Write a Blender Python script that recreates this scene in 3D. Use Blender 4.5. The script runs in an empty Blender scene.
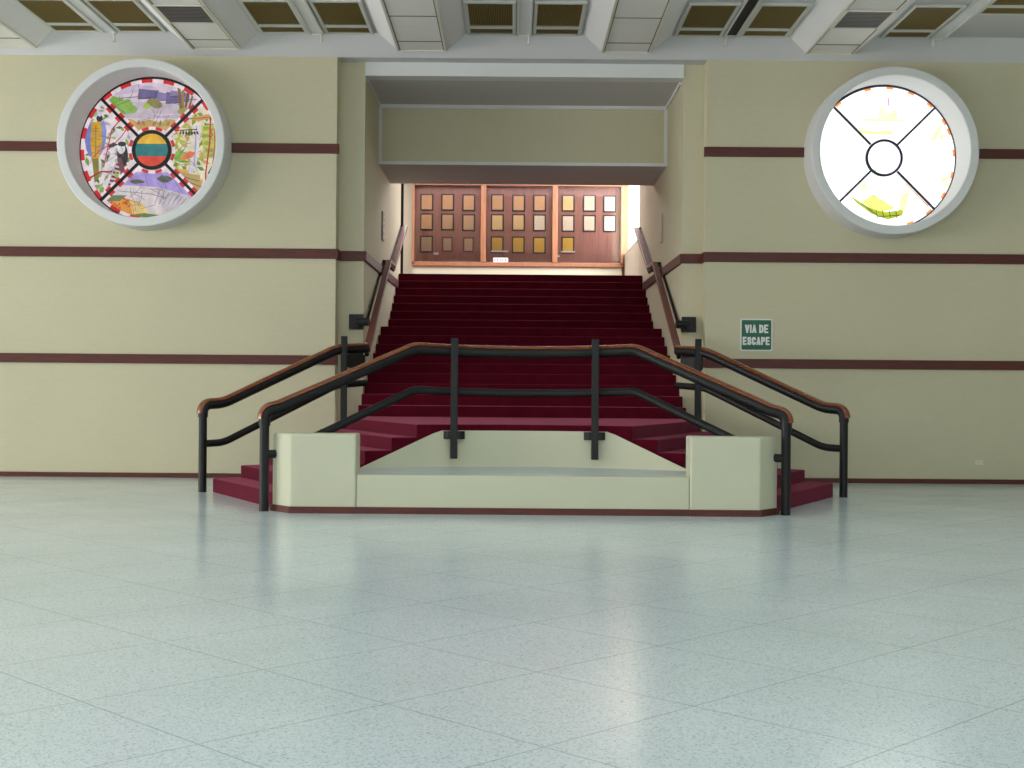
import bpy, math, random
from mathutils import Vector
random.seed(7)
S = bpy.context.scene
C = S.collection
PI = math.pi

# ------------------------------------------------------------------ dimensions (metres)
D1 = 17.945      # front wall plane
D2 = 18.22       # set-back wall plane beside the stair opening
ZC = 5.70        # ceiling
HW = 2.185        # half width of the stairwell
UP = 3.262       # upper hall floor
YB = 28.05       # upper hall back wall

# ------------------------------------------------------------------ materials
def srgb(r, g, b):
    def f(c):
        c /= 255.0
        return c / 12.92 if c <= 0.04045 else ((c + 0.055) / 1.055) ** 2.4
    return (f(r), f(g), f(b), 1.0)

def newmat(name):
    m = bpy.data.materials.new(name)
    m.use_nodes = True
    nt = m.node_tree
    b = nt.nodes['Principled BSDF']
    return m, nt, b

def basic(name, col, rough=0.5, metal=0.0, noise=0.0, nscale=30.0, bump=0.0, bscale=200.0, spec=0.5, coat=0.0):
    m, nt, b = newmat(name)
    b.inputs['Base Color'].default_value = col
    b.inputs['Roughness'].default_value = rough
    b.inputs['Metallic'].default_value = metal
    b.inputs['Specular IOR Level'].default_value = spec
    b.inputs['Coat Weight'].default_value = coat
    b.inputs['Coat Roughness'].default_value = 0.15
    tc = nt.nodes.new('ShaderNodeTexCoord')
    if noise > 0:
        n = nt.nodes.new('ShaderNodeTexNoise'); n.inputs['Scale'].default_value = nscale; n.inputs['Detail'].default_value = 6
        nt.links.new(tc.outputs['Object'], n.inputs['Vector'])
        mx = nt.nodes.new('ShaderNodeMix'); mx.data_type = 'RGBA'
        mx.inputs[6].default_value = tuple(c * (1 - noise) for c in col[:3]) + (1,)
        mx.inputs[7].default_value = tuple(min(1, c * (1 + noise)) for c in col[:3]) + (1,)
        nt.links.new(n.outputs['Fac'], mx.inputs[0])
        nt.links.new(mx.outputs[2], b.inputs['Base Color'])
    if bump > 0:
        n2 = nt.nodes.new('ShaderNodeTexNoise'); n2.inputs['Scale'].default_value = bscale; n2.inputs['Detail'].default_value = 3
        nt.links.new(tc.outputs['Object'], n2.inputs['Vector'])
        bp = nt.nodes.new('ShaderNodeBump'); bp.inputs['Strength'].default_value = bump; bp.inputs['Distance'].default_value = 0.01
        nt.links.new(n2.outputs['Fac'], bp.inputs['Height'])
        nt.links.new(bp.outputs['Normal'], b.inputs['Normal'])
    return m

def wood(name, c1, c2, rough=0.35, axis='X', scale=6.0, coat=0.3):
    m, nt, b = newmat(name)
    tc = nt.nodes.new('ShaderNodeTexCoord')
    mp = nt.nodes.new('ShaderNodeMapping')
    sc = {'X': (0.6, 9, 9), 'Y': (9, 0.6, 9), 'Z': (9, 9, 0.6)}[axis]
    mp.inputs['Scale'].default_value = sc
    n = nt.nodes.new('ShaderNodeTexNoise'); n.inputs['Scale'].default_value = scale; n.inputs['Detail'].default_value = 8; n.inputs['Distortion'].default_value = 0.6
    cr = nt.nodes.new('ShaderNodeValToRGB')
    cr.color_ramp.elements[0].position = 0.3; cr.color_ramp.elements[0].color = c1
    cr.color_ramp.elements[1].position = 0.7; cr.color_ramp.elements[1].color = c2
    nt.links.new(tc.outputs['Object'], mp.inputs['Vector']); nt.links.new(mp.outputs['Vector'], n.inputs['Vector'])
    nt.links.new(n.outputs['Fac'], cr.inputs['Fac']); nt.links.new(cr.outputs['Color'], b.inputs['Base Color'])
    b.inputs['Roughness'].default_value = rough
    b.inputs['Coat Weight'].default_value = coat
    b.inputs['Coat Roughness'].default_value = 0.12
    return m

def wallpaper(name, col, amt=0.05):
    # woven wall covering: fine cross weave and soft blotches
    m, nt, b = newmat(name)
    tc = nt.nodes.new('ShaderNodeTexCoord')
    n1 = nt.nodes.new('ShaderNodeTexNoise'); n1.inputs['Scale'].default_value = 0.7; n1.inputs['Detail'].default_value = 3
    mp1 = nt.nodes.new('ShaderNodeMapping'); mp1.inputs['Scale'].default_value = (1, 1, 14)
    n2 = nt.nodes.new('ShaderNodeTexNoise'); n2.inputs['Scale'].default_value = 9; n2.inputs['Detail'].default_value = 4
    mp2 = nt.nodes.new('ShaderNodeMapping'); mp2.inputs['Scale'].default_value = (14, 14, 1)
    n3 = nt.nodes.new('ShaderNodeTexNoise'); n3.inputs['Scale'].default_value = 9; n3.inputs['Detail'].default_value = 4
    L = nt.links.new
    L(tc.outputs['Object'], n1.inputs['Vector'])
    L(tc.outputs['Object'], mp1.inputs['Vector']); L(mp1.outputs['Vector'], n2.inputs['Vector'])
    L(tc.outputs['Object'], mp2.inputs['Vector']); L(mp2.outputs['Vector'], n3.inputs['Vector'])
    a = nt.nodes.new('ShaderNodeMath'); a.operation = 'ADD'; L(n2.outputs['Fac'], a.inputs[0]); L(n3.outputs['Fac'], a.inputs[1])
    a2 = nt.nodes.new('ShaderNodeMath'); a2.operation = 'ADD'; L(a.outputs[0], a2.inputs[0]); L(n1.outputs['Fac'], a2.inputs[1])
    a3 = nt.nodes.new('ShaderNodeMath'); a3.operation = 'DIVIDE'; a3.inputs[1].default_value = 3.0; L(a2.outputs[0], a3.inputs[0])
    cr = nt.nodes.new('ShaderNodeValToRGB')
    cr.color_ramp.elements[0].position = 0.35; cr.color_ramp.elements[0].color = tuple(c * (1 - amt) for c in col[:3]) + (1,)
    cr.color_ramp.elements[1].position = 0.65; cr.color_ramp.elements[1].color = tuple(min(1, c * (1 + amt)) for c in col[:3]) + (1,)
    L(a3.outputs[0], cr.inputs['Fac']); L(cr.outputs['Color'], b.inputs['Base Color'])
    bp = nt.nodes.new('ShaderNodeBump'); bp.inputs['Strength'].default_value = 0.12; bp.inputs['Distance'].default_value = 0.004
    L(a3.outputs[0], bp.inputs['Height']); L(bp.outputs['Normal'], b.inputs['Normal'])
    b.inputs['Roughness'].default_value = 0.75
    b.inputs['Specular IOR Level'].default_value = 0.25
    return m

def terrazzo(name):
    m, nt, b = newmat(name)
    L = nt.links.new
    N = nt.nodes.new
    tc = N('ShaderNodeTexCoord')
    # chips
    v = N('ShaderNodeTexVoronoi'); v.inputs['Scale'].default_value = 125
    L(tc.outputs['Object'], v.inputs['Vector'])
    sep = N('ShaderNodeSeparateColor'); L(v.outputs['Color'], sep.inputs['Color'])
    cr = N('ShaderNodeValToRGB'); cr.color_ramp.interpolation = 'CONSTANT'
    els = cr.color_ramp.elements
    base = [(0.0, srgb(192, 206, 209)), (0.10, srgb(220, 234, 236)), (0.45, srgb(227, 240, 242)), (0.72, srgb(234, 245, 247)), (0.93, srgb(210, 222, 224))]
    els[0].position, els[0].color = base[0]
    els[1].position, els[1].color = base[1]
    for p, c in base[2:]:
        e = els.new(p); e.color = c
    L(sep.outputs[0], cr.inputs['Fac'])
    # broad patches
    n = N('ShaderNodeTexNoise'); n.inputs['Scale'].default_value = 0.55; n.inputs['Detail'].default_value = 4
    L(tc.outputs['Object'], n.inputs['Vector'])
    crn = N('ShaderNodeValToRGB')
    crn.color_ramp.elements[0].position = 0.35; crn.color_ramp.elements[0].color = (0.90, 0.92, 0.91, 1)
    crn.color_ramp.elements[1].position = 0.65; crn.color_ramp.elements[1].color = (1, 1, 1, 1)
    L(n.outputs['Fac'], crn.inputs['Fac'])
    mul = N('ShaderNodeMix'); mul.data_type = 'RGBA'; mul.blend_type = 'MULTIPLY'; mul.inputs[0].default_value = 1
    L(cr.outputs['Color'], mul.inputs[6]); L(crn.outputs['Color'], mul.inputs[7])
    # joints of the 0.877 m square slabs laid on the diagonal
    sx = N('ShaderNodeSeparateXYZ'); L(tc.outputs['Object'], sx.inputs[0])
    masks = []
    for op, off in (('ADD', 2.575 - 0.098), ('SUBTRACT', 3.275 + 0.098)):
        s = N('ShaderNodeMath'); s.operation = op
        L(sx.outputs['Y'], s.inputs[0]); L(sx.outputs['X'], s.inputs[1])
        t = N('ShaderNodeMath'); t.operation = 'MULTIPLY_ADD'; t.inputs[1].default_value = 0.70711; t.inputs[2].default_value = -off
        L(s.outputs[0], t.inputs[0])
        pp = N('ShaderNodeMath'); pp.operation = 'PINGPONG'; pp.inputs[1].default_value = 0.877 / 2
        L(t.outputs[0], pp.inputs[0])
        lt = N('ShaderNodeMath'); lt.operation = 'LESS_THAN'; lt.inputs[1].default_value = 0.0042
        L(pp.outputs[0], lt.inputs[0])
        masks.append(lt)
    mxm = N('ShaderNodeMath'); mxm.operation = 'MAXIMUM'; L(masks[0].outputs[0], mxm.inputs[0]); L(masks[1].outputs[0], mxm.inputs[1])
    jm = N('ShaderNodeMath'); jm.operation = 'MULTIPLY'; jm.inputs[1].default_value = 0.42; L(mxm.outputs[0], jm.inputs[0])
    mj = N('ShaderNodeMix'); mj.data_type = 'RGBA'; mj.inputs[7].default_value = srgb(118, 118, 104)
    L(jm.outputs[0], mj.inputs[0]); L(mul.outputs[2], mj.inputs[6])
    L(mj.outputs[2], b.inputs['Base Color'])
    # worn polish
    n3 = N('ShaderNodeTexNoise'); n3.inputs['Scale'].default_value = 1.3; n3.inputs['Detail'].default_value = 5
    L(tc.outputs['Object'], n3.inputs['Vector'])
    mr = N('ShaderNodeMapRange'); mr.inputs[3].default_value = 0.13; mr.inputs[4].default_value = 0.25
    L(n3.outputs['Fac'], mr.inputs[0]); L(mr.outputs[0], b.inputs['Roughness'])
    n4 = N('ShaderNodeTexNoise'); n4.inputs['Scale'].default_value = 2.6; n4.inputs['Detail'].default_value = 2
    L(tc.outputs['Object'], n4.inputs['Vector'])
    bp = N('ShaderNodeBump'); bp.inputs['Strength'].default_value = 0.05; bp.inputs['Distance'].default_value = 0.02
    L(n4.outputs['Fac'], bp.inputs['Height']); L(bp.outputs['Normal'], b.inputs['Normal'])
    b.inputs['Specular IOR Level'].default_value = 0.5
    return m

def carpet(name, col):
    m, nt, b = newmat(name)
    L = nt.links.new; N = nt.nodes.new
    tc = N('ShaderNodeTexCoord')
    n = N('ShaderNodeTexNoise'); n.inputs['Scale'].default_value = 120; n.inputs['Detail'].default_value = 4
    n2 = N('ShaderNodeTexNoise'); n2.inputs['Scale'].default_value = 5; n2.inputs['Detail'].default_value = 4
    L(tc.outputs['Object'], n.inputs['Vector']); L(tc.outputs['Object'], n2.inputs['Vector'])
    ad = N('ShaderNodeMath'); ad.operation = 'ADD'; L(n.outputs['Fac'], ad.inputs[0]); L(n2.outputs['Fac'], ad.inputs[1])
    hf = N('ShaderNodeMath'); hf.operation = 'MULTIPLY'; hf.inputs[1].default_value = 0.5; L(ad.outputs[0], hf.inputs[0])
    cr = N('ShaderNodeValToRGB')
    cr.color_ramp.elements[0].position = 0.35; cr.color_ramp.elements[0].color = tuple(c * 0.8 for c in col[:3]) + (1,)
    cr.color_ramp.elements[1].position = 0.65; cr.color_ramp.elements[1].color = tuple(c * 1.2 for c in col[:3]) + (1,)
    L(hf.outputs[0], cr.inputs['Fac']); L(cr.outputs['Color'], b.inputs['Base Color'])
    bp = N('ShaderNodeBump'); bp.inputs['Strength'].default_value = 0.5; bp.inputs['Distance'].default_value = 0.006
    L(n.outputs['Fac'], bp.inputs['Height']); L(bp.outputs['Normal'], b.inputs['Normal'])
    b.inputs['Roughness'].default_value = 1.0
    b.inputs['Specular IOR Level'].default_value = 0.1
    b.inputs['Sheen Weight'].default_value = 0.55
    b.inputs['Sheen Roughness'].default_value = 0.45
    b.inputs['Sheen Tint'].default_value = srgb(205, 112, 140)
    return m

def stained(name, strength):
    # daylight coming through coloured glass
    m, nt, b = newmat(name)
    at = nt.nodes.new('ShaderNodeAttribute'); at.attribute_name = 'glass_colour'
    tc = nt.nodes.new('ShaderNodeTexCoord')
    n = nt.nodes.new('ShaderNodeTexNoise'); n.inputs['Scale'].default_value = 9; n.inputs['Detail'].default_value = 5
    nt.links.new(tc.outputs['Object'], n.inputs['Vector'])
    mr = nt.nodes.new('ShaderNodeMapRange'); mr.inputs[1].default_value = 0.3; mr.inputs[2].default_value = 0.7
    mr.inputs[3].default_value = strength * 0.78; mr.inputs[4].default_value = strength * 1.2
    nt.links.new(n.outputs['Fac'], mr.inputs[0])
    nt.links.new(at.outputs['Color'], b.inputs['Emission Color'])
    nt.links.new(mr.outputs[0], b.inputs['Emission Strength'])
    b.inputs['Base Color'].default_value = (0.03, 0.03, 0.03, 1)
    b.inputs['Roughness'].default_value = 0.15
    return m

M = {}
M['wall'] = wallpaper('cream_wallpaper', srgb(208, 203, 173))
M['plaster'] = basic('cream_paint', srgb(206, 207, 180), 0.6, noise=0.03, nscale=3, bump=0.05, bscale=60)
M['white'] = basic('white_paint', srgb(226, 228, 228), 0.6, noise=0.02, nscale=3)
M['ceil'] = basic('ceiling_paint', srgb(210, 210, 210), 0.8, noise=0.03, nscale=1.5)
M['beam'] = basic('beam_paint', srgb(243, 243, 243), 0.7, noise=0.02, nscale=2)
M['tile'] = basic('ceiling_tile_board', srgb(242, 240, 234), 0.85, noise=0.04, nscale=6, bump=0.1, bscale=120)
M['tbar'] = basic('tile_bar', srgb(226, 222, 208), 0.5)
M['gap'] = basic('tile_joint', srgb(120, 112, 98), 0.8)
M['floor'] = terrazzo('terrazzo')
M['carpet'] = carpet('red_carpet', srgb(84, 9, 28))
M['black'] = basic('black_pipe_paint', srgb(20, 22, 23), 0.48, noise=0.15, nscale=12, spec=0.35)
M['band'] = wood('dark_wood_band', srgb(72, 27, 19), srgb(98, 38, 26), 0.5, 'X', 6, 0.0)
M['cap'] = wood('varnished_wood_cap', srgb(106, 52, 26), srgb(146, 78, 38), 0.25, 'X', 5, 0.6)
M['railwood'] = wood('reddish_rail_wood', srgb(96, 42, 30), srgb(124, 58, 42), 0.45, 'Y', 5, 0.1)
M['case'] = wood('case_wood', srgb(148, 100, 68), srgb(174, 122, 86), 0.4, 'Z', 4, 0.3)
M['caseback'] = wood('case_back_wood', srgb(140, 90, 74), srgb(164, 110, 92), 0.5, 'Z', 3, 0.1)
M['frame'] = basic('plaque_edge', srgb(24, 17, 20), 0.4)
M['redframe'] = basic('dark_red_edge', srgb(96, 42, 36), 0.4)
M['brown'] = basic('brown_louvre', srgb(132, 110, 46), 0.55, noise=0.08, nscale=8)
M['brownback'] = basic('brown_backing', srgb(70, 56, 22), 0.8)
M['metalw'] = basic('cream_metal', srgb(218, 220, 212), 0.5)
M['dark'] = basic('dark_slot', srgb(24, 22, 22), 0.7)
M['vent'] = basic('vent_grey', srgb(120, 116, 112), 0.5, metal=0.3)
M['lead'] = basic('lead_came', srgb(22, 20, 24), 0.5)
M['leadblue'] = basic('lead_came_blue', srgb(40, 38, 74), 0.5)
M['green'] = basic('sign_green', srgb(14, 96, 68), 0.4)
M['signwhite'] = basic('sign_white', srgb(232, 236, 232), 0.4)
M['outlet'] = basic('outlet_plate', srgb(226, 220, 196), 0.4)
M['plaque'] = basic('plaque_metal', srgb(150, 142, 132), 0.45, noise=0.2, nscale=40)
M['plaquelight'] = basic('plaque_pale', srgb(206, 186, 172), 0.45, noise=0.1, nscale=40)
M['paper'] = basic('white_card', srgb(238, 240, 240), 0.6)
M['ink'] = basic('printed_ink', srgb(90, 90, 100), 0.6)
M['stone'] = basic('grey_ledge', srgb(206, 214, 208), 0.4, noise=0.08, nscale=8)

def glass_pane_mat():
    m = bpy.data.materials.new('case_glass'); m.use_nodes = True
    nt = m.node_tree; nt.nodes.clear()
    out = nt.nodes.new('ShaderNodeOutputMaterial'); t = nt.nodes.new('ShaderNodeBsdfTransparent'); g = nt.nodes.new('ShaderNodeBsdfGlossy')
    g.inputs['Roughness'].default_value = 0.05
    lw = nt.nodes.new('ShaderNodeFresnel'); lw.inputs['IOR'].default_value = 1.45
    mx = nt.nodes.new('ShaderNodeMixShader')
    nt.links.new(lw.outputs[0], mx.inputs[0]); nt.links.new(t.outputs[0], mx.inputs[1]); nt.links.new(g.outputs[0], mx.inputs[2])
    nt.links.new(mx.outputs[0], out.inputs[0])
    return m
M['glass'] = glass_pane_mat()
M['stainL'] = stained('stained_glass_soft_daylight', 0.8)
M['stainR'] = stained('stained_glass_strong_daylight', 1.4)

# ------------------------------------------------------------------ mesh builder
class MB:
    def __init__(s):
        s.v = []; s.f = []; s.mi = []; s.col = []; s.mats = []; s.cur = 0; s.c = None
    def mat(s, m):
        if m not in s.mats: s.mats.append(m)
        s.cur = s.mats.index(m); return s
    def face(s, idx):
        s.f.append(tuple(idx)); s.mi.append(s.cur); s.col.append(s.c)
    def poly(s, pts):
        n = len(s.v); s.v += [tuple(p) for p in pts]; s.face(range(n, n + len(pts)))
    def box(s, x0, x1, y0, y1, z0, z1):
        n = len(s.v)
        s.v += [(x0, y0, z0), (x1, y0, z0), (x1, y1, z0), (x0, y1, z0), (x0, y0, z1), (x1, y0, z1), (x1, y1, z1), (x0, y1, z1)]
        for q in ((3, 2, 1, 0), (4, 5, 6, 7), (0, 1, 5, 4), (1, 2, 6, 5), (2, 3, 7, 6), (3, 0, 4, 7)):
            s.face([n + i for i in q])
        return s
    def prism(s, pts, z0, z1):
        # plan polygon, z0/z1 numbers or lists per point
        k = len(pts); n = len(s.v)
        a = 0.5 * sum(pts[i][0] * pts[(i + 1) % k][1] - pts[(i + 1) % k][0] * pts[i][1] for i in range(k))
        if a < 0: 
            pts = list(reversed(pts))
            if isinstance(z0, (list, tuple)): z0 = list(reversed(z0))
            if isinstance(z1, (list, tuple)): z1 = list(reversed(z1))
        g = lambda z, i: z[i] if isinstance(z, (list, tuple)) else z
        s.v += [(p[0], p[1], g(z0, i)) for i, p in enumerate(pts)] + [(p[0], p[1], g(z1, i)) for i, p in enumerate(pts)]
        s.face([n + i for i in reversed(range(k))]); s.face([n + k + i for i in range(k)])
        for i in range(k):
            j = (i + 1) % k
            s.face([n + i, n + j, n + k + j, n + k + i])
        return s
    def sweep(s, path, prof, closed=True, caps=True):
        # frame kept by a horizontal side vector so caps can wrap round elbows
        P = [Vector(p) for p in path]; k = len(P); m = len(prof); n = len(s.v)
        plan = []
        for i in range(k):
            a = P[max(0, i - 1)]; b = P[min(k - 1, i + 1)]
            d = (b - a); d2 = Vector((d.x, d.y, 0))
            plan.append(d2.normalized() if d2.length > 0.25 * d.length else None)
        for i in range(k):
            if plan[i] is None:
                for r in range(1, k):
                    c = [plan[j] for j in (i - r, i + r) if 0 <= j < k and plan[j] is not None]
                    if c: break
                plan[i] = c[0] if c else Vector((1, 0, 0))
        for i in range(k):
            t1 = (P[i] - P[i - 1]).normalized() if i > 0 else None
            t2 = (P[i + 1] - P[i]).normalized() if i < k - 1 else None
            t = t1 if t2 is None else (t2 if t1 is None else (t1 + t2).normalized())
            side = Vector((plan[i].y, -plan[i].x, 0))
            up = side.cross(t).normalized()
            side = t.cross(up).normalized()
            sc = 1.0
            if t1 is not None and t2 is not None:
                cs = max(0.5, t.dot(t1)); sc = 1 / cs
            for (a, b) in prof:
                # widen along the bend direction only when the bend is vertical (up) or plan (side)
                q = P[i] + side * a + up * b
                s.v.append(tuple(q))
        for i in range(k - 1):
            for j in range(m if closed else m - 1):
                j2 = (j + 1) % m
                s.face([n + i * m + j, n + i * m + j2, n + (i + 1) * m + j2, n + (i + 1) * m + j])
        if caps and closed:
            s.face([n + j for j in reversed(range(m))]); s.face([n + (k - 1) * m + j for j in range(m)])
        return s
    def tube(s, path, r, seg=14):
        return s.sweep(path, [(r * math.cos(2 * PI * i / seg), r * math.sin(2 * PI * i / seg)) for i in range(seg)])
    def cyl(s, c0, c1, r, seg=16):
        return s.tube([c0, c1], r, seg)
    def lathe_y(s, prof, cx, cz, seg=72):
        # prof: closed list of (radius, y) revolved about the Y axis through (cx, cz)
        n = len(s.v); m = len(prof)
        for i in range(seg):
            a = 2 * PI * i / seg
            for r, y in prof: s.v.append((cx + r * math.cos(a), y, cz + r * math.sin(a)))
        for i in range(seg):
            for j in range(m):
                a, b = i * m + j, i * m + (j + 1) % m
                c, d = ((i + 1) % seg) * m + (j + 1) % m, ((i + 1) % seg) * m + j
                s.face([n + a, n + b, n + c, n + d])
        return s
    def build(s, name, parent=None, smooth=False, bevel=0.0, loc=None, segs=2):
        me = bpy.data.meshes.new(name)
        o0 = Vector(loc) if loc else Vector((0, 0, 0))
        me.from_pydata([tuple(Vector(p) - o0) for p in s.v], [], s.f)
        for m in s.mats: me.materials.append(m)
        me.polygons.foreach_set('material_index', s.mi)
        if any(c is not None for c in s.col):
            ca = me.color_attributes.new('glass_colour', 'FLOAT_COLOR', 'CORNER')
            for p in me.polygons:
                c = s.col[p.index] or (0, 0, 0, 1)
                for li in p.loop_indices: ca.data[li].color = c
        if smooth:
            me.polygons.foreach_set('use_smooth', [True] * len(me.polygons))
            me.update(); me.set_sharp_from_angle(angle=math.radians(40))
        me.update()
        o = bpy.data.objects.new(name, me); C.objects.link(o)
        o.location = o0
        if parent is not None:
            o.parent = parent
            o.location = o0 - WORLD.get(parent.name, Vector((0, 0, 0)))
            WORLD[o.name] = o0
        else:
            WORLD[o.name] = o0
        if bevel > 0:
            md = o.modifiers.new('edge', 'BEVEL'); md.width = bevel; md.segments = segs; md.limit_method = 'ANGLE'; md.angle_limit = math.radians(35)
        return o
WORLD = {}

def tag(o, label, cat, group=None, kind=None):
    if label: o['label'] = label
    if cat: o['category'] = cat
    if group: o['group'] = group
    if kind: o['kind'] = kind
    return o
def thing(name, label, cat, loc=(0, 0, 0), group=None):
    o = bpy.data.objects.new(name, None); C.objects.link(o); o.location = loc
    o.empty_display_size = 0.1
    WORLD[o.name] = Vector(loc)
    return tag(o, label, cat, group)
def part(mb, name, parent, **k):
    # vertices are given in world space; the part sits at its parent's origin
    return mb.build(name, parent, loc=tuple(WORLD[parent.name]), **k)
def struct(o, label, cat):
    return tag(o, label, cat, kind='structure')

def fillet(pts, rads, n=6):
    out = [Vector(pts[0])]
    for i in range(1, len(pts) - 1):
        p, a, b = Vector(pts[i]), Vector(pts[i - 1]), Vector(pts[i + 1])
        r = rads[i - 1] if isinstance(rads, (list, tuple)) else rads
        if r <= 0: out.append(p); continue
        p0 = p + (a - p).normalized() * r; p1 = p + (b - p).normalized() * r
        for k in range(n + 1):
            t = k / n
            out.append(p0 * (1 - t) ** 2 + p * 2 * t * (1 - t) + p1 * t * t)
    out.append(Vector(pts[-1]))
    return out

def resample(path, step):
    out = [path[0]]
    for a, b in zip(path, path[1:]):
        n = max(1, int((b - a).length / step))
        for k in range(1, n + 1): out.append(a + (b - a) * (k / n))
    return out

def holed_wall(mb, x0, x1, z0, z1, y, cx, cz, r, h=1.5, seg=64):
    # wall face at depth y with a round hole
    xs = (cx - h, cx + h); za, zb = cz - h, min(cz + h, z1)
    for (a, b, c, d) in ((x0, xs[0], z0, z1), (xs[1], x1, z0, z1), (xs[0], xs[1], z0, za)):
        mb.poly([(a, y, c), (b, y, c), (b, y, d), (a, y, d)])
    if zb < z1: mb.poly([(xs[0], y, zb), (xs[1], y, zb), (xs[1], y, z1), (xs[0], y, z1)])
    def edge(a):
        c, s_ = math.cos(a), math.sin(a)
        k = min(((xs[1] - cx) / c if c > 1e-9 else ((xs[0] - cx) / c if c < -1e-9 else 1e9)), ((zb - cz) / s_ if s_ > 1e-9 else ((za - cz) / s_ if s_ < -1e-9 else 1e9)))
        return (cx + c * k, y, cz + s_ * k)
    angs = sorted(set([2 * PI * i / seg for i in range(seg)] + [math.atan2(zz - cz, xx - cx) % (2 * PI) for xx in xs for zz in (za, zb)]))
    for i, a in enumerate(angs):
        b = angs[(i + 1) % len(angs)]
        mb.poly([(cx + r * math.cos(a), y, cz + r * math.sin(a)), edge(a), edge(b), (cx + r * math.cos(b), y, cz + r * math.sin(b))])

# ------------------------------------------------------------------ the room shell
XL, XR, YF = -22.0, 13.0, -9.0
WL = (-5.09, 4.46)    # window centres (x, z)
WR = (4.925, 4.432)
WC = {-1: 2.535, 1: 2.47}   # ends of the front wall planes

m = MB().mat(M['floor']); m.box(XL, XR, YF, D2 + 0.2, -0.15, 0)
struct(m.build('floor'), 'pale speckled terrazzo floor with slabs laid on the diagonal', 'floor')

for side, (cx, cz), nm in ((-1, WL, 'left'), (1, WR, 'right')):
    m = MB().mat(M['wall'])
    a, b = (XL, -WC[-1]) if side < 0 else (WC[1], XR)
    holed_wall(m, a, b, 0, ZC, D1, cx, cz, 1.08)
    e = side * WC[side]; i_ = side * HW
    m.poly([(e, D1, 0), (e, D2, 0), (e, D2, ZC), (e, D1, ZC)])
    m.poly([(e, D2, 0), (i_, D2, 0), (i_, D2, ZC), (e, D2, ZC)])
    struct(m.build('wall_' + nm), 'cream papered front wall %s of the red stairs, with a round stained glass window' % nm, 'wall')
    yend = 24.15 if side < 0 else 24.5
    m = MB().mat(M['wall'])
    o_ = side * (HW + 0.22)
    m.box(min(i_, o_), max(i_, o_), D2 + 0.002, yend, 0, ZC)
    struct(m.build('wall_stair_' + nm), 'cream stairwell wall on the %s side of the red stairs' % nm, 'wall')

# outer room walls with daylight windows (behind and beside the viewer)
m = MB().mat(M['wall'])
m.box(XL - 0.2, XL, YF, D1, 0, 0.7); m.box(XL - 0.2, XL, YF, D1, 4.7, ZC + 0.3)
for y0, y1 in ((YF, -2.0), (3.8, 4.2), (9.8, 10.2), (16.0, D1)): m.box(XL - 0.2, XL, y0, y1, 0.7, 4.7)
struct(m.build('wall_side_left'), 'left side wall of the hall with tall daylight windows', 'wall')
m = MB().mat(M['wall']); m.box(XR, XR + 0.2, YF, D1, 0, ZC + 0.3)
struct(m.build('wall_side_right'), 'plain right side wall of the hall', 'wall')
m = MB().mat(M['wall'])
m.box(XL, XR, YF - 0.2, YF, 0, 0.7); m.box(XL, XR, YF - 0.2, YF, 4.9, ZC + 0.3)
for x0, x1 in ((XL, -7.0), (-3.2, 3.2), (7.0, XR)): m.box(x0, x1, YF - 0.2, YF, 0.7, 4.9)
struct(m.build('wall_rear'), 'rear wall of the hall with wide daylight windows', 'wall')

# ceiling: flat margins, tiled strips, sloping-sided coffers
ZB = 5.782; YE = 17.863            # level and far end of the tiled strips
ZT = 5.968; YG = 17.68             # level and far end of the coffer tops
TW = 0.317; INS = 0.273; YC0 = -6.0
beams = [-12.39, -9.645, -6.90, -4.149, -1.385, 1.36, 4.10]
m = MB().mat(M['ceil'])
def quad(*p): m.poly(p)
XE = 10.0
quad((XL, D1, ZC), (XR, D1, ZC), (XR, D2 + 0.05, ZC), (XL, D2 + 0.05, ZC))
quad((XL, YE, ZB), (XR, YE, ZB), (XR, D1, ZC), (XL, D1, ZC))
quad((XL, YF, ZB), (XR, YF, ZB), (XR, YC0, ZB), (XL, YC0, ZB))
quad((XL, YC0, ZB), (beams[0] - TW, YC0, ZB), (beams[0] - TW, YE, ZB), (XL, YE, ZB))
quad((XE, YC0, ZB), (XR, YC0, ZB), (XR, YE, ZB), (XE, YE, ZB))
def coffer(xa, xb):
    ia = xa + INS; ib = xb - INS
    m.mat(M['beam'])
    quad((xa, YC0, ZB), (xa, YE, ZB), (ia, YG, ZT), (ia, YC0, ZT))
    quad((xb, YC0, ZB), (xb, YE, ZB), (ib, YG, ZT), (ib, YC0, ZT))
    m.mat(M['ceil'])
    quad((ia, YC0, ZT), (ib, YC0, ZT), (ib, YG, ZT), (ia, YG, ZT))
    quad((xa, YE, ZB), (xb, YE, ZB), (ib, YG, ZT), (ia, YG, ZT))
    quad((xa, YC0, ZB), (xb, YC0, ZB), (ib, YC0, ZT), (ia, YC0, ZT))
for a, b in zip(beams, beams[1:]): coffer(a + TW, b - TW)
coffer(beams[-1] + TW, XE)
m.mat(M['tile'])
for b in beams: quad((b - TW, YC0, ZB), (b + TW, YC0, ZB), (b + TW, YE, ZB), (b - TW, YE, ZB))
ceil = struct(m.build('ceiling'), 'grey white coffered ceiling with tiled strips running towards the wall', 'ceiling')
# tile bars and joints on the strips
m = MB()
for b in beams:
    m.mat(M['tbar'])
    for q in (-1, 1): m.box(b + q * TW - 0.016, b + q * TW + 0.016, YC0, YE, ZB - 0.012, ZB + 0.002)
    m.box(b - TW, b + TW, YE - 0.018, YE + 0.01, ZB - 0.012, ZB + 0.002)
    m.mat(M['gap'])
    for q in (-1, 1): m.box(b + q * (TW - 0.024) - 0.006, b + q * (TW - 0.024) + 0.006, YC0, YE - 0.02, ZB - 0.005, ZB + 0.001)
    y = 17.39
    while y > 4:
        m.box(b - TW + 0.02, b + TW - 0.02, y - 0.012, y + 0.012, ZB - 0.005, ZB + 0.001); y -= 1.19
part(m, 'tile_bars', ceil)

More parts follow.
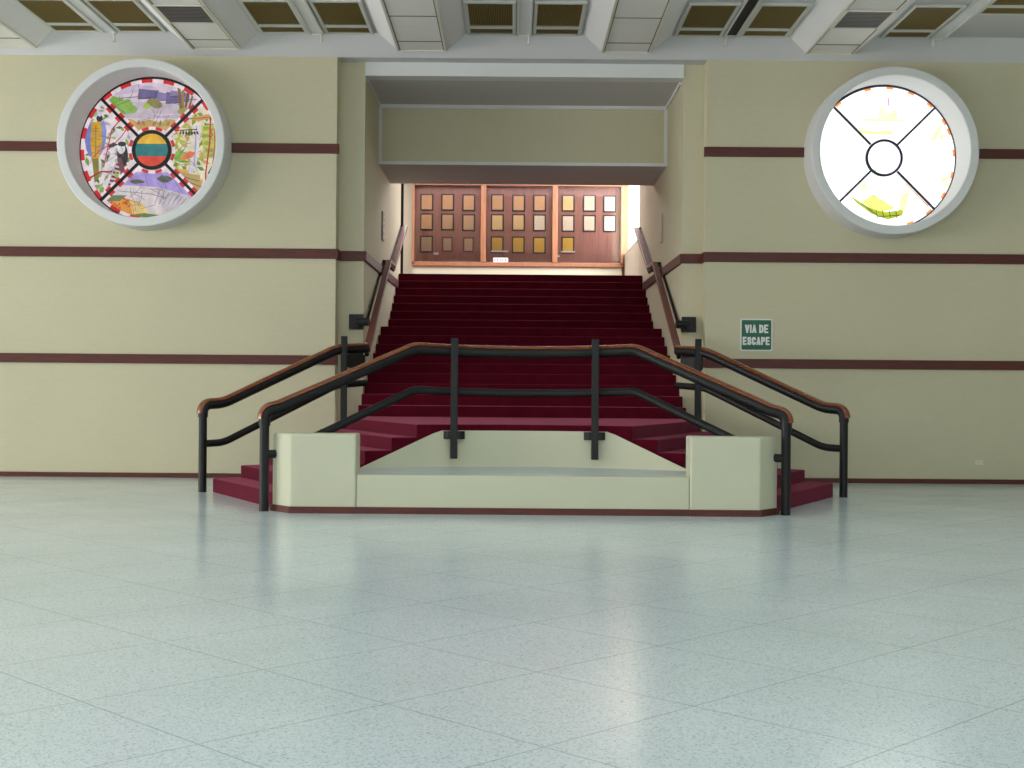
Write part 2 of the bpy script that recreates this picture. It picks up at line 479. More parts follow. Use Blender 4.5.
# lintel over the stairs: white fascia, soffit, dropped cream panel with white edging
m = MB().mat(M['white'])
m.box(-HW, HW, D2 - 0.02, D2 + 0.25, 5.515, ZC + 0.2)
m.mat(M['ceil']); m.box(-HW, HW, D2 + 0.25, 22.05, 5.517, ZC + 0.2)
m.mat(M['wall']); m.box(-HW, HW, 20.1, 22.05, 4.63, 5.517)
m.mat(M['ceil']); m.box(-HW, HW, 20.1, 22.05, 4.614, 4.63)
lint = struct(m.build('wall_lintel'), 'dropped cream lintel panel and white fascia across the top of the stairwell', 'wall')
m = MB().mat(M['white'])
m.box(-HW, HW, 20.075, 20.1, 5.468, 5.517); m.box(-HW, HW, 20.075, 20.1, 4.610, 4.658)
for s in (-1, 1): m.box(min(s * HW, s * (HW - 0.05)), max(s * HW, s * (HW - 0.05)), 20.076, 20.1, 4.658, 5.468)
for s in (-1, 1): m.box(min(s * HW, s * (HW - 0.03)), max(s * HW, s * (HW - 0.03)), D2 + 0.25, 20.076, 5.475, 5.517)
part(m, 'edging', lint)['label'] = 'white edging round the cream lintel panel'

# upper hall
m = MB().mat(M['carpet']); m.box(-6, HW + 0.22, 24.05, YB + 0.2, UP - 0.2, UP)
struct(m.build('floor_upper'), 'red carpeted floor of the upper hall at the head of the stairs', 'floor')
m = MB().mat(M['plaster']); m.box(-6, 6, YB, YB + 0.2, UP - 0.2, 6.2)
struct(m.build('wall_upper_back'), 'pale back wall of the upper hall behind the display case', 'wall')
m = MB().mat(M['ceil']); m.box(-6, 6, 22.05, YB + 0.2, 6.0, 6.2); m.box(-HW - .22, HW + .22, 22.05, 24.5, ZC, 6.0)
struct(m.build('ceiling_upper'), 'white ceiling of the upper hall beyond the lintel', 'ceiling')
m = MB().mat(M['wall']); m.box(-6.2, -6, 22.3, YB + 0.2, UP - 0.2, 6.2); m.box(-6, -HW - .22, 23.95, 24.15, UP - .2, 6.2)
struct(m.build('wall_upper_left'), 'far left wall of the upper hall', 'wall')
m = MB().mat(M['plaster']); m.box(HW + 0.02, HW + 0.2, 24.5, YB, UP - 0.2, 4.06)
struct(m.build('wall_parapet', bevel=0.01), 'low pale parapet on the right of the upper hall under the bright opening', 'wall')
m = MB().mat(M['case']); m.box(2.165, 2.29, YB - 0.12, YB, UP, 6.0)
struct(m.build('trim_post'), 'orange wood upright at the right end of the display case', 'trim')
m = MB().mat(M['dark']); m.box(-HW - 0.1, -HW + 0.045, 24.15, 24.22, UP, 6.0)
struct(m.build('trim_jamb'), 'thin black door jamb at the top left of the stairs', 'trim')

# ------------------------------------------------------------------ wood bands and baseboards
BZ = ((4.395, 4.525), (2.973, 3.105), (1.540, 1.665))
PR = 0.035
def band(n, boxes, label, mat='band'):
    m = MB().mat(M[mat])
    for b in boxes: m.box(*b)
    return struct(m.build('trim_%d' % n, bevel=0.006), label, 'wood band')
n = 1
for side, nm, (cx, cz) in ((-1, 'left', WL), (1, 'right', WR)):
    out = XL if side < 0 else XR
    def X(a, b): return (min(a, b), max(a, b))
    e = side * WC[side]; ep = side * (WC[side] - PR)
    z0, z1 = BZ[0]
    wi = cx - side * 1.12; wo = cx + side * 1.12
    band(n, [X(wi, ep) + (D1 - PR, D1, z0, z1), X(e, ep) + (D1, D2 - 0.25, z0, z1)], 'upper dark wood band between the %s round window and the stair opening' % nm); n += 1
    band(n, [X(out, wo) + (D1 - PR, D1, z0, z1)], 'short upper dark wood band at the outer side of the %s round window' % nm); n += 1
    z0, z1 = BZ[1]
    i_ = side * HW; ip = side * (HW - PR)
    band(n, [X(out, ep) + (D1 - PR, D1, z0, z1), X(e, ep) + (D1, D2, z0, z1), X(e, i_) + (D2 - PR, D2, z0, z1), X(i_, ip) + (D2 - PR, 23.5, z0, z1)], 'middle dark wood band under the %s round window, turning into the stairwell' % nm); n += 1
    z0, z1 = BZ[2]
    band(n, [X(out, ep) + (D1 - PR, D1, z0, z1), X(e, ep) + (D1, D1 + .03, z0, z1)], 'lower dark wood band on the %s wall at handrail height' % nm); n += 1
    m = MB().mat(M['band']); m.box(*(X(out, ep) + (D1 - 0.025, D1, 0, 0.062))); m.box(*(X(e, ep) + (D1, D2, 0, 0.062)))
    struct(m.build('baseboard_' + nm, bevel=0.004), 'low dark wood baseboard along the %s wall' % nm, 'baseboard')

# ------------------------------------------------------------------ stained glass windows
def clip_half(poly, nx, nz, c):
    out = []
    for i in range(len(poly)):
        a, b = poly[i], poly[(i + 1) % len(poly)]
        da, db = nx * a[0] + nz * a[1] - c, nx * b[0] + nz * b[1] - c
        if da <= 0: out.append(a)
        if (da < 0 < db) or (db < 0 < da):
            t = da / (da - db); out.append((a[0] + (b[0] - a[0]) * t, a[1] + (b[1] - a[1]) * t))
    return out
def clip_disc(poly, r=0.985, seg=48):
    for i in range(seg):
        a = 2 * PI * (i + 0.5) / seg
        poly = clip_half(poly, math.cos(a), math.sin(a), r)
        if len(poly) < 3: return []
    return poly
class Pane:
    """layered pieces of coloured glass in one quarter of the disc"""
    def __init__(s, quarter, cx, cz, y, R, mat):
        s.q = quarter; s.cx, s.cz, s.y, s.R = cx, cz, y, R; s.mb = MB().mat(mat); s.k = 0
        s.half = {'top': ((1, -1), (-1, -1)), 'bottom': ((1, 1), (-1, 1)), 'left': ((1, 1), (1, -1)), 'right': ((-1, 1), (-1, -1)), 'all': ()}[quarter]
    def poly(s, pts, col):
        # fan triangles so that concave shapes survive the clipping
        s.k += 1
        from mathutils.geometry import tessellate_polygon
        tris = tessellate_polygon([[Vector((p[0], p[1], 0)) for p in pts]])
        s.mb.c = srgb(*col)
        for t in tris:
            q = [pts[i] for i in t]
            a = (q[1][0] - q[0][0]) * (q[2][1] - q[0][1]) - (q[2][0] - q[0][0]) * (q[1][1] - q[0][1])
            if abs(a) < 1e-9: continue
            if a < 0: q = q[::-1]
            for nx, nz in s.half:
                q = clip_half(q, nx, nz, 0.0)
                if len(q) < 3: break
            if len(q) < 3: continue
            q = clip_disc(q)
            if len(q) < 3: continue
            s.mb.poly([(s.cx + p[0] * s.R, s.y - 0.00009 * s.k, s.cz + p[1] * s.R) for p in q])
    def blob(s, x, z, rx, rz, col, n=12, rot=0, jag=0.0):
        pts = []
        for i in range(n):
            a = 2 * PI * i / n; k = 1 + random.uniform(-jag, jag)
            px, pz = rx * k * math.cos(a), rz * k * math.sin(a)
            pts.append((x + px * math.cos(rot) - pz * math.sin(rot), z + px * math.sin(rot) + pz * math.cos(rot)))
        s.poly(pts, col)
    def line(s, pts, w, col):
        for a, b in zip(pts, pts[1:]):
            dx, dz = b[0] - a[0], b[1] - a[1]; l = math.hypot(dx, dz) or 1
            nx, nz = -dz / l * w / 2, dx / l * w / 2
            s.poly([(a[0] + nx, a[1] + nz), (b[0] + nx, b[1] + nz), (b[0] - nx, b[1] - nz), (a[0] - nx, a[1] - nz)], col)
    def leaf(s, x, z, l, w, ang, col):
        c, d = math.cos(ang), math.sin(ang)
        pts = [(0, 0), (l * .4, w), (l, 0), (l * .4, -w)]
        s.poly([(x + p[0] * c - p[1] * d, z + p[0] * d + p[1] * c) for p in pts], col)
    def arc_band(s, r0, r1, a0, a1, col, n=3):
        s.poly([(r0 * math.cos(a0 + (a1 - a0) * i / n), r0 * math.sin(a0 + (a1 - a0) * i / n)) for i in range(n + 1)] +
               [(r1 * math.cos(a1 - (a1 - a0) * i / n), r1 * math.sin(a1 - (a1 - a0) * i / n)) for i in range(n + 1)], col)
    def leads(s, n, col=(140, 120, 140)):
        # fine lead lines between the small pieces
        for i in range(n):
            r = random.uniform(.38, .88); a = {'top': PI / 2, 'left': PI, 'bottom': -PI / 2, 'right': 0}[s.q] + random.uniform(-.62, .62)
            x, z = r * math.cos(a), r * math.sin(a); b = random.uniform(0, PI); l = random.uniform(.05, .12)
            s.line([(x - l * math.cos(b), z - l * math.sin(b)), (x + .02, z + .01), (x + l * math.cos(b), z + l * math.sin(b))], .007, col)
    def border(s, red, white, inner=True):
        a0 = {'top': PI / 4, 'left': 3 * PI / 4, 'bottom': 5 * PI / 4, 'right': 7 * PI / 4}[s.q]
        for k in range(10):
            s.arc_band(0.925, 0.985, a0 + PI / 2 * k / 10, a0 + PI / 2 * (k + 1) / 10, red if k % 2 else white)
        if inner:
            for k in range(5):
                s.arc_band(0.28, 0.322, a0 + PI / 2 * k / 5, a0 + PI / 2 * (k + 1) / 5, red if k % 2 else white)
            for aa, sg in ((a0, 1), (a0 + PI / 2, -1)):
                c, d = math.cos(aa), math.sin(aa); nx, nz = -d * sg, c * sg
                for k in range(7):
                    r0, r1 = 0.32 + 0.61 * k / 7, 0.32 + 0.61 * (k + 1) / 7
                    s.poly([(c * r0, d * r0), (c * r1, d * r1), (c * r1 + nx * .058, d * r1 + nz * .058), (c * r0 + nx * .058, d * r0 + nz * .058)], red if k % 2 else white)
    def sector(s, col):
        s.poly([(-1, -1), (1, -1), (1, 1), (-1, 1)], col)

def round_window(n, nm, cx, cz, mat, lead, label):
    root = thing('window_%d' % n, label, 'window', (cx, D1, cz)); root['kind'] = 'structure'
    R = 1.0; yg = D1 + 0.22
    sur = MB().mat(M['white'])
    sx = .014 if n == 1 else -.016
    sur.lathe_y([(1.112, D1 - 0.385), (1.100, D1 - 0.397), (1.006, D1 - 0.397), (0.995, D1 - 0.385), (1.0, D1 + 0.34), (1.13, D1 + 0.34), (1.13, D1)], cx + sx, cz, 96)
    part(sur, 'window_surround', root, smooth=True)['label'] = 'thick white tubular surround'
    came = MB().mat(M[lead])
    came.lathe_y([(0.974, yg - 0.03), (1.03, yg - 0.03), (1.03, yg + 0.02), (0.974, yg + 0.02)], cx, cz, 72)
    wr = 0.024 if n == 1 else 0.016; rr = 0.247 if n == 1 else 0.238
    came.lathe_y([(rr - wr, yg - 0.034), (rr + wr, yg - 0.034), (rr + wr, yg + 0.01), (rr - wr, yg + 0.01)], cx, cz, 48)
    for k in range(4):
        a = PI / 4 + k * PI / 2; c, d = math.cos(a), math.sin(a); w = wr * 0.85
        p = [(c * .26 - d * w, d * .26 + c * w), (c * .99 - d * w, d * .99 + c * w), (c * .99 + d * w, d * .99 - c * w), (c * .26 + d * w, d * .26 - c * w)]
        nn = len(came.v)
        came.v += [(cx + q[0], yg - 0.026, cz + q[1]) for q in p] + [(cx + q[0], yg + 0.01, cz + q[1]) for q in p]
        for f in ((0, 1, 2, 3), (7, 6, 5, 4), (0, 4, 5, 1), (1, 5, 6, 2), (2, 6, 7, 3), (3, 7, 4, 0)): came.face([nn + i for i in f])
    part(came, 'lead_cames', root)['label'] = 'dark lead bars forming a ring and a cross'
    P = {q: Pane(q, cx, cz, yg, R, mat) for q in ('top', 'left', 'right', 'bottom')}
    P['c'] = Pane('all', cx, cz, yg - 0.022, R, mat)
    return root, P

root, P = round_window(1, 'left', WL[0], WL[1], M['stainL'], 'lead', 'round stained glass window on the left wall, brightly coloured with birds and flag-striped centre')
RED, WHT = (214, 40, 44), (244, 226, 232)
# top pane: sky, rooftops, bushes, trees, tan field
p = P['top']; p.sector((226, 208, 222))
p.poly([(-.5, .74), (-.2, .8), (.05, .86), (-.3, .92), (-.6, .8)], (208, 190, 214))
p.poly([(-.45, .5), (.6, .5), (.66, .66), (-.5, .66)], (204, 190, 204))
for i, (a, b, c, d) in enumerate(((-.2, .08, .70, .84), (.06, .2, .68, .80), (.18, .36, .64, .80), (.34, .5, .66, .80), (-.1, .05, .72, .82), (.24, .44, .74, .82))):
    p.poly([(a, c), (b, c + .01), (b, d - .02), (a + .01, d)], ((124, 108, 158), (140, 124, 172), (112, 100, 146), (134, 120, 166), (110, 100, 150), (150, 134, 180))[i])
    p.line([(a, c), (b, c + .01), (b, d - .02)], .008, (70, 62, 96))
p.line([(-.55, .7), (-.2, .73), (.1, .68), (.62, .7)], .01, (110, 96, 124))
for x, z, r in ((-.5, .64, .13), (-.38, .60, .13), (-.56, .54, .1), (-.3, .56, .1), (-.42, .5, .1), (-.6, .64, .07)):
    p.blob(x, z, r, r * .75, random.choice(((146, 186, 88), (128, 172, 76), (166, 200, 104))), 10, 0, .15)
p.line([(-.62, .56), (-.3, .68)], .008, (84, 120, 50)); p.line([(-.6, .66), (-.34, .48)], .008, (84, 120, 50))
p.poly([(-.14, .58), (-.05, .70), (.03, .64), (-.06, .56)], (172, 196, 84)); p.blob(.03, .64, .11, .06, (150, 140, 86), 9, -.3, .15)
p.poly([(-.5, .44), (.5, .44), (.42, .5), (.1, .47), (-.1, .52), (-.42, .49)], (196, 182, 196))
p.poly([(-.42, .40), (-.3, .43), (-.2, .38), (-.05, .42), (.1, .38), (.24, .43), (.36, .40), (.3, .26), (-.3, .26)], (206, 168, 96))
for x in (-.3, -.2, -.1, 0, .1, .2): p.leaf(x, .33, .09, .02, random.uniform(.9, 2.2), random.choice(((150, 150, 70), (186, 120, 60), (120, 140, 60))))
for x0, x1, w in ((.40, .36, .04), (.44, .50, .03), (.48, .58, .026), (.42, .42, .03)): p.line([(x0, .5), (x1, .86)], w, random.choice(((134, 104, 50), (112, 86, 44), (160, 128, 60))))
p.blob(.44, .54, .1, .05, (170, 160, 80), 9, 0, .2)
p.leads(13)
p.border(RED, WHT)
# left pane: macaw, toucan, branches
p = P['left']; p.sector((236, 226, 230))
for i in range(90):
    x = random.uniform(-.9, -.3); z = random.uniform(-.65, .65)
    p.leaf(x, z, random.uniform(.08, .16), .022, random.uniform(0, 6.28), random.choice(((98, 140, 56), (140, 172, 84), (74, 120, 58), (170, 186, 120), (186, 168, 190), (150, 160, 90))))
p.blob(-.84, .14, .08, .25, (124, 132, 200), 12, .1, .05); p.blob(-.69, .16, .06, .24, (140, 146, 208), 12, -.1, .05)
p.poly([(-.83, .38), (-.7, .38), (-.68, .1), (-.72, -.12), (-.82, -.12), (-.84, .1)], (216, 168, 34))
p.line([(-.77, .34), (-.77, -.1)], .01, (150, 104, 24))
for z in (.26, .16, .06, -.04): p.line([(-.83, z), (-.7, z - .02)], .008, (168, 120, 28))
p.poly([(-.82, -.12), (-.73, -.12), (-.72, -.38), (-.78, -.46)], (138, 130, 50))
p.blob(-.75, .46, .07, .07, (232, 228, 232), 12); p.blob(-.72, .43, .045, .05, (50, 46, 60), 10); p.blob(-.72, .47, .018, .018, (240, 240, 240), 8); p.blob(-.79, .50, .04, .05, (150, 200, 150), 10)
p.line([(-.9, -.42), (-.7, -.3), (-.5, -.3), (-.34, -.2)], .022, (178, 34, 48)); p.line([(-.66, -.24), (-.55, .28), (-.36, .5)], .016, (196, 50, 70)); p.line([(-.6, 0), (-.42, .18), (-.34, .3)], .014, (196, 50, 70)); p.line([(-.8, -.1), (-.7, 0), (-.52, .1)], .014, (196, 50, 70))
p.blob(-.4, -.06, .075, .16, (34, 30, 38), 12, .1); p.blob(-.42, .02, .055, .075, (238, 236, 238), 12); p.blob(-.41, .08, .06, .035, (34, 30, 38), 10)
p.poly([(-.46, .07), (-.58, .02), (-.6, .05), (-.52, .1)], (60, 54, 64))
p.poly([(-.66, -.66), (-.48, -.12), (-.4, -.16), (-.56, -.74)], (206, 182, 190))
for k in range(9):
    t = k / 9; x = -.65 + .18 * t; z = -.64 + .5 * t
    p.line([(x, z), (x + .08, z - .02)], .03, (96, 44, 62))
p.poly([(-.48, -.12), (-.42, -.1), (-.34, -.36), (-.4, -.4)], (120, 66, 74))
p.leaf(-.5, -.3, .12, .03, -1.2, (150, 190, 40)); p.leaf(-.34, -.5, .12, .03, -2.4, (140, 180, 60)); p.leaf(-.9, -.1, .14, .03, -1.3, (120, 160, 60)); p.leaf(-.82, -.55, .16, .04, .5, (150, 170, 110))
p.leads(13)
p.border(RED, WHT)
# right pane: foliage, waterfall, red stalks
p = P['right']; p.sector((234, 222, 196))
for i in range(110):
    x = random.uniform(.3, .9); z = random.uniform(-.55, .5)
    p.leaf(x, z, random.uniform(.08, .17), .028, random.uniform(0, 6.28), random.choice(((176, 184, 60), (130, 158, 48), (204, 190, 80), (220, 168, 74), (104, 140, 56), (236, 222, 190))))
p.poly([(.58, .34), (.66, .35), (.64, .0), (.6, -.28), (.5, -.3), (.56, 0)], (222, 216, 226)); p.line([(.61, .34), (.58, -.2)], .02, (176, 170, 184))
p.poly([(.68, .34), (.86, .36), (.92, -.1), (.7, -.1)], (204, 204, 92))
for z in (.3, .2, .1, 0, -.06): p.blob(.75 + random.uniform(-.05, .1), z, .06, .03, (156, 170, 60), 8, 0, .2)
for k in range(7): p.leaf(.4 + .035 * k, .27, .07, .016, -1.9 + .12 * k, (70, 40, 44))
p.line([(.34, .27), (.62, .29)], .014, (84, 48, 50))
for k in range(6): p.leaf(.3, -.12, .22, .03, -.2 + .24 * k, ((90, 150, 70), (140, 180, 60))[k % 2])
p.blob(.52, -.06, .07, .05, (236, 112, 50), 9, .4, .2); p.blob(.44, -.1, .05, .04, (232, 130, 60), 9, 0, .2); p.blob(.4, -.3, .1, .05, (236, 170, 70), 9, 0, .2)
p.poly([(.5, .44), (.78, .5), (.82, .44), (.6, .40)], (214, 160, 92)); p.line([(.5, .43), (.86, .46)], .012, (170, 110, 60))
p.line([(.8, .5), (.79, .1), (.74, -.3), (.74, -.56)], .02, (190, 34, 52)); p.line([(.86, .46), (.86, .06), (.8, -.5)], .014, (190, 34, 52)); p.line([(.8, .18), (.83, .22), (.8, .26), (.83, .3)], .016, (210, 60, 40))
p.line([(.78, -.32), (.86, -.18), (.93, -.14)], .035, (58, 48, 52)); p.line([(.8, -.44), (.9, -.24)], .026, (70, 84, 60))
p.poly([(.3, -.28), (.66, -.34), (.7, -.62), (.5, -.5)], (186, 160, 96)); p.line([(.34, -.34), (.66, -.42)], .012, (110, 90, 50)); p.line([(.42, -.4), (.68, -.5)], .012, (110, 90, 50))
p.leads(13)
p.border(RED, WHT)
# bottom pane: lilac sky, pale falls, orange ground, green bank
p = P['bottom']; p.sector((222, 212, 212))
p.poly([(-.4, -.3), (.4, -.3), (.62, -.66), (.3, -.56), (.06, -.5), (-.44, -.48)], (172, 152, 218))
for pts in ([(-.1, -.3), (-.05, -.5)], [(.12, -.3), (.2, -.52)], [(.26, -.34), (.42, -.58)], [(-.3, -.36), (-.2, -.48)]): p.line(pts, .008, (132, 112, 176))
p.blob(-.2, -.43, .1, .03, (96, 96, 84), 10, 0, .2); p.blob(.17, -.39, .11, .045, (88, 92, 76), 10, 0, .2)
p.poly([(-.46, -.48), (.06, -.5), (.2, -.62), (.12, -.76), (-.3, -.66), (-.6, -.62)], (224, 212, 214))
p.poly([(.06, -.5), (.62, -.66), (.5, -.76), (.2, -.84), (.1, -.7)], (204, 194, 202))
for k in range(7): p.line([(.12 + .06 * k, -.53 - .02 * k), (.04 + .06 * k, -.74)], .008, (128, 118, 128))
p.line([(-.46, -.56), (0, -.6), (.2, -.66)], .01, (150, 140, 146)); p.line([(-.3, -.5), (-.28, -.64)], .008, (150, 140, 146))
p.poly([(-.66, -.6), (-.42, -.64), (-.16, -.72), (-.1, -.84), (-.2, -.95), (-.6, -.8)], (232, 152, 58))
p.poly([(-.3, -.7), (-.1, -.74), (-.06, -.86), (-.26, -.88)], (240, 206, 128))
for k in range(14): p.blob(random.uniform(-.58, -.3), random.uniform(-.8, -.66), .02, .015, (206, 96, 40), 7)
p.poly([(-.6, -.62), (-.34, -.62), (-.44, -.7), (-.62, -.7)], (110, 130, 90))
p.poly([(-.4, -.9), (-.1, -.86), (.2, -.9), (.4, -.8), (.64, -.72), (.6, -.9), (0, -1), (-.3, -1)], (104, 132, 68))
for k in range(16):
    x = random.uniform(-.3, .56); p.blob(x, -.93 + .2 * max(0, x), .05, .025, random.choice(((74, 110, 60), (136, 156, 80), (60, 96, 60))), 8, 0, .25)
p.leads(13)
p.border(RED, WHT)
c = P['c']
def stripe(z0, z1, col):
    pts = [(.25 * math.cos(a), .25 * math.sin(a)) for a in [2 * PI * i / 40 for i in range(40)]]
    pts = clip_half(clip_half(pts, 0, 1, z1), 0, -1, -z0); c.poly(pts, col)
stripe(.085, .26, (236, 184, 44)); stripe(-.085, .085, (28, 122, 124)); stripe(-.26, -.085, (228, 62, 34))
for q, lab in (('top', 'glass quarter with violet rooftops and green bushes'), ('left', 'glass quarter with a macaw and a toucan'), ('right', 'glass quarter with foliage and a waterfall'), ('bottom', 'glass quarter with lilac sky and orange ground'), ('c', 'round centre glass striped yellow, teal and red')):
    o = part(P[q].mb, 'glass_panel' if q != 'c' else 'glass_roundel', root); o['label'] = lab

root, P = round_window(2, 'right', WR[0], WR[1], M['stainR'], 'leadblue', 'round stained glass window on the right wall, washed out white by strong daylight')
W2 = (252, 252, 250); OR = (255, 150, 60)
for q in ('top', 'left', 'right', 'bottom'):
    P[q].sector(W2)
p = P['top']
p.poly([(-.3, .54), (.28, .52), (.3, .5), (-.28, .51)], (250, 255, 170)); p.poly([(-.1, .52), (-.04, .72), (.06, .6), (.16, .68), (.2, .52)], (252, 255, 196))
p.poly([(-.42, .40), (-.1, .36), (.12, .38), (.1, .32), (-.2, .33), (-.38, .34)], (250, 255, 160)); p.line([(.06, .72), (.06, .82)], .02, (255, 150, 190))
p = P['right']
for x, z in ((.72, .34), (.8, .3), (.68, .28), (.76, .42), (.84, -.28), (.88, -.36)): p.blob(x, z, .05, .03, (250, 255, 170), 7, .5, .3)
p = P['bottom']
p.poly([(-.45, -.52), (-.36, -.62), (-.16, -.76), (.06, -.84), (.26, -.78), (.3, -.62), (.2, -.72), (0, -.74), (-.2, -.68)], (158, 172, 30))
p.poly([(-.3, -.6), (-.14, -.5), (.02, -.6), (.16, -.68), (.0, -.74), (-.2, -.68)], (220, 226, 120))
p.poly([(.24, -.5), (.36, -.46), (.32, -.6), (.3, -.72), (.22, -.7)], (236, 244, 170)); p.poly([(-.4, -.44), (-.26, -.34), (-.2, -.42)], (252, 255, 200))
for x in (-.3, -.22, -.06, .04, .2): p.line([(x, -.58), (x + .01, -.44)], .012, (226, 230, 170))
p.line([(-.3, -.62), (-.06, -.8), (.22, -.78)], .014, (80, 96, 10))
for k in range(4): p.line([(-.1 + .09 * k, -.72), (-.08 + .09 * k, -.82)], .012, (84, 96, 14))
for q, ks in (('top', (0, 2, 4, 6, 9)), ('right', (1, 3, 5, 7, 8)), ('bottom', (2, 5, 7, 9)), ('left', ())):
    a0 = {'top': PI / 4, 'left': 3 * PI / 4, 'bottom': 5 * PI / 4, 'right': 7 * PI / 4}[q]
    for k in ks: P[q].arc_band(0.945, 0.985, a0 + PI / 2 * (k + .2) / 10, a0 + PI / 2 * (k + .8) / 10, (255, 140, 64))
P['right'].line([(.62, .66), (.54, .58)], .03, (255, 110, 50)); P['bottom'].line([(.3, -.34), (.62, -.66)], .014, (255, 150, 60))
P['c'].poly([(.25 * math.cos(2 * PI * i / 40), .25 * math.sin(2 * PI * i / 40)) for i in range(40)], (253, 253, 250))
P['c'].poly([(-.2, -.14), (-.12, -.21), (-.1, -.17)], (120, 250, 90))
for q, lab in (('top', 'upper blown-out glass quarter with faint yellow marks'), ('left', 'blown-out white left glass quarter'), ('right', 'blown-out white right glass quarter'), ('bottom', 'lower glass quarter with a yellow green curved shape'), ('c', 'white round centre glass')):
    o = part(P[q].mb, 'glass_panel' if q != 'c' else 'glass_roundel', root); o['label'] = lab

# ------------------------------------------------------------------ stairs
AR, AC = 3.3, 11.22                      # arc of the planter's back wall / inner stair edge
def arc_y(x, r=AR): return AC + math.sqrt(r * r - x * x)
ZL = 0.855                                # first landing
IX = [2.455, 2.21, 1.95, 1.69, 1.42, 1.16]
OX = [3.65 - .276 * k for k in range(6)]; OY = [15.61 + .255 * k for k in range(6)]
ZS = [0.165 + 0.138 * k for k in range(5)] + [ZL]

main = thing('main_staircase', 'wide straight red carpeted staircase rising through the opening', 'staircase', (0, 17.0, 0))
m = MB().mat(M['carpet'])
pts = [(-1.16 + 2.32 * i / 16, arc_y(-1.16 + 2.32 * i / 16)) for i in range(17)] + [(OX[5], OY[5]), (2.26, 17.7), (-2.26, 17.7), (-OX[5], OY[5])]
m.prism(pts, 0, ZL); part(m, 'landing', main, bevel=0.012)['label'] = 'curved lower landing where the side flights meet'
Y1, T1, R1 = 17.64, 0.371, 0.147
for k in range(1, 9):
    m = MB().mat(M['carpet']); y = Y1 + T1 * (k - 1)
    m.box(-HW + .004, HW - .004, y, y + T1 + .03, ZL - .01 if k < 4 else ZL + R1 * (k - 2), ZL + R1 * k)
    part(m, 'step', main, bevel=0.012)
Z9 = ZL + R1 * 9; Y10, Y16, Z10 = 21.87, 23.75, 2.353
m = MB().mat(M['carpet']); m.box(-HW + .004, HW - .004, Y1 + T1 * 8, Y10 + .03, Z9 - .25, Z9); part(m, 'landing', main, bevel=0.012)['label'] = 'narrow middle landing between the two upper flights'
T2 = (Y16 - Y10) / 6; R2 = (UP - Z10) / 6
for k in range(7):
    m = MB().mat(M['carpet']); y = Y10 + T2 * k
    m.box(-HW + .004, HW - .004, y, y + T2 + .03 if k < 6 else 24.05, Z10 + R2 * k - .25, Z10 + R2 * k); part(m, 'step', main, bevel=0.012)

for side, nm in ((-1, 'left'), (1, 'right')):
    st = thing('side_staircase', 'short red carpeted flight climbing from the floor on the %s of the planter' % nm, 'staircase', (side * 2.6, 15.2, 0), 'red carpeted side flights')
    for k in range(5):
        m = MB().mat(M['carpet'])
        xs = [IX[k] + (IX[k + 1] - IX[k]) * i / 4 for i in range(5)]
        pts = [(side * x, arc_y(x)) for x in xs] + [(side * OX[k + 1], OY[k + 1]), (side * OX[k], OY[k])]
        m.prism(pts, 0, ZS[k]); part(m, 'step', st, bevel=0.012)

# ------------------------------------------------------------------ planter wall in front of the landing
pl = thing('planter_wall', 'low cream planter wall with two square piers in front of the red landing', 'planter', (0, 13.2, 0))
YP = 13.195; PZ = 0.79; LZ = 0.385
for side in (-1, 1):
    m = MB().mat(M['plaster'])
    pi = 1.68 if side < 0 else 1.638
    pts = [(side * pi, YP - .012), (side * 2.335, YP - .012), (side * 2.565, 13.46), (side * 2.46, 13.44), (side * pi, 13.53)]
    m.prism(pts, 0, PZ); part(m, 'pier', pl, bevel=0.022, segs=3)
    m = MB().mat(M['band'])
    m.prism([(side * pi, YP - .03), (side * 2.345, YP - .03), (side * 2.585, 13.45), (side * 2.565, 13.46), (side * 2.335, YP - .012), (side * pi, YP - .012)], 0, 0.066)
    part(m, 'baseboard', pl)['label'] = 'dark wood baseboard wrapping the %s pier' % ('left' if side < 0 else 'right')
m = MB().mat(M['plaster']); m.box(-1.678, 1.636, YP, YP + .12, 0, LZ); part(m, 'front_panel', pl, bevel=0.012)
m = MB().mat(M['band']); m.box(-1.678, 1.636, YP - .018, YP, 0, 0.066); part(m, 'baseboard', pl)['label'] = 'dark wood baseboard along the planter front'
m = MB().mat(M['stone'])
pts = [(-1.678, YP + .12), (1.636, YP + .12)] + [(1.74 - 3.48 * i / 20, arc_y(1.74 - 3.48 * i / 20) - .05) for i in range(21)]
m.prism(pts, 0.1, [LZ - .006] * 2 + [LZ + .012] * 21); part(m, 'ledge', pl)['label'] = 'grey stone ledge'
def wall_top(x):
    x = abs(x)
    return 0.79 if x < .92 else max(LZ - .01, 0.79 - (x - .92) * .475)
m = MB().mat(M['plaster']); xs = [-1.79 + 3.58 * i / 40 for i in range(41)]
for a, b in zip(xs, xs[1:]):
    ya, yb = arc_y(a), arc_y(b)
    m.prism([(a, ya - .055), (b, yb - .055), (b, yb - .004), (a, ya - .004)], 0.05, [wall_top(a), wall_top(b), wall_top(b), wall_top(a)])
part(m, 'curved_wall', pl)['label'] = 'curved cream wall under the landing edge'

# ------------------------------------------------------------------ railings
RP = 0.058; RPO = 0.048
CAPP = [( (RP + .001) * math.cos(a), (RP + .001) * math.sin(a)) for a in [math.radians(38 + 104 * i / 10) for i in range(11)]] + \
       [( (RP + .017) * math.cos(a), (RP + .017) * math.sin(a)) for a in [math.radians(142 - 104 * i / 10) for i in range(11)]]
def cap(path, name, parent, **k):
    return part(MB().mat(M['cap']).sweep(path, CAPP), name, parent, smooth=True, **k)
def pipe(path, r, name, parent, mat='black'):
    return part(MB().mat(M[mat]).tube(path, r, 18), name, parent, smooth=True)

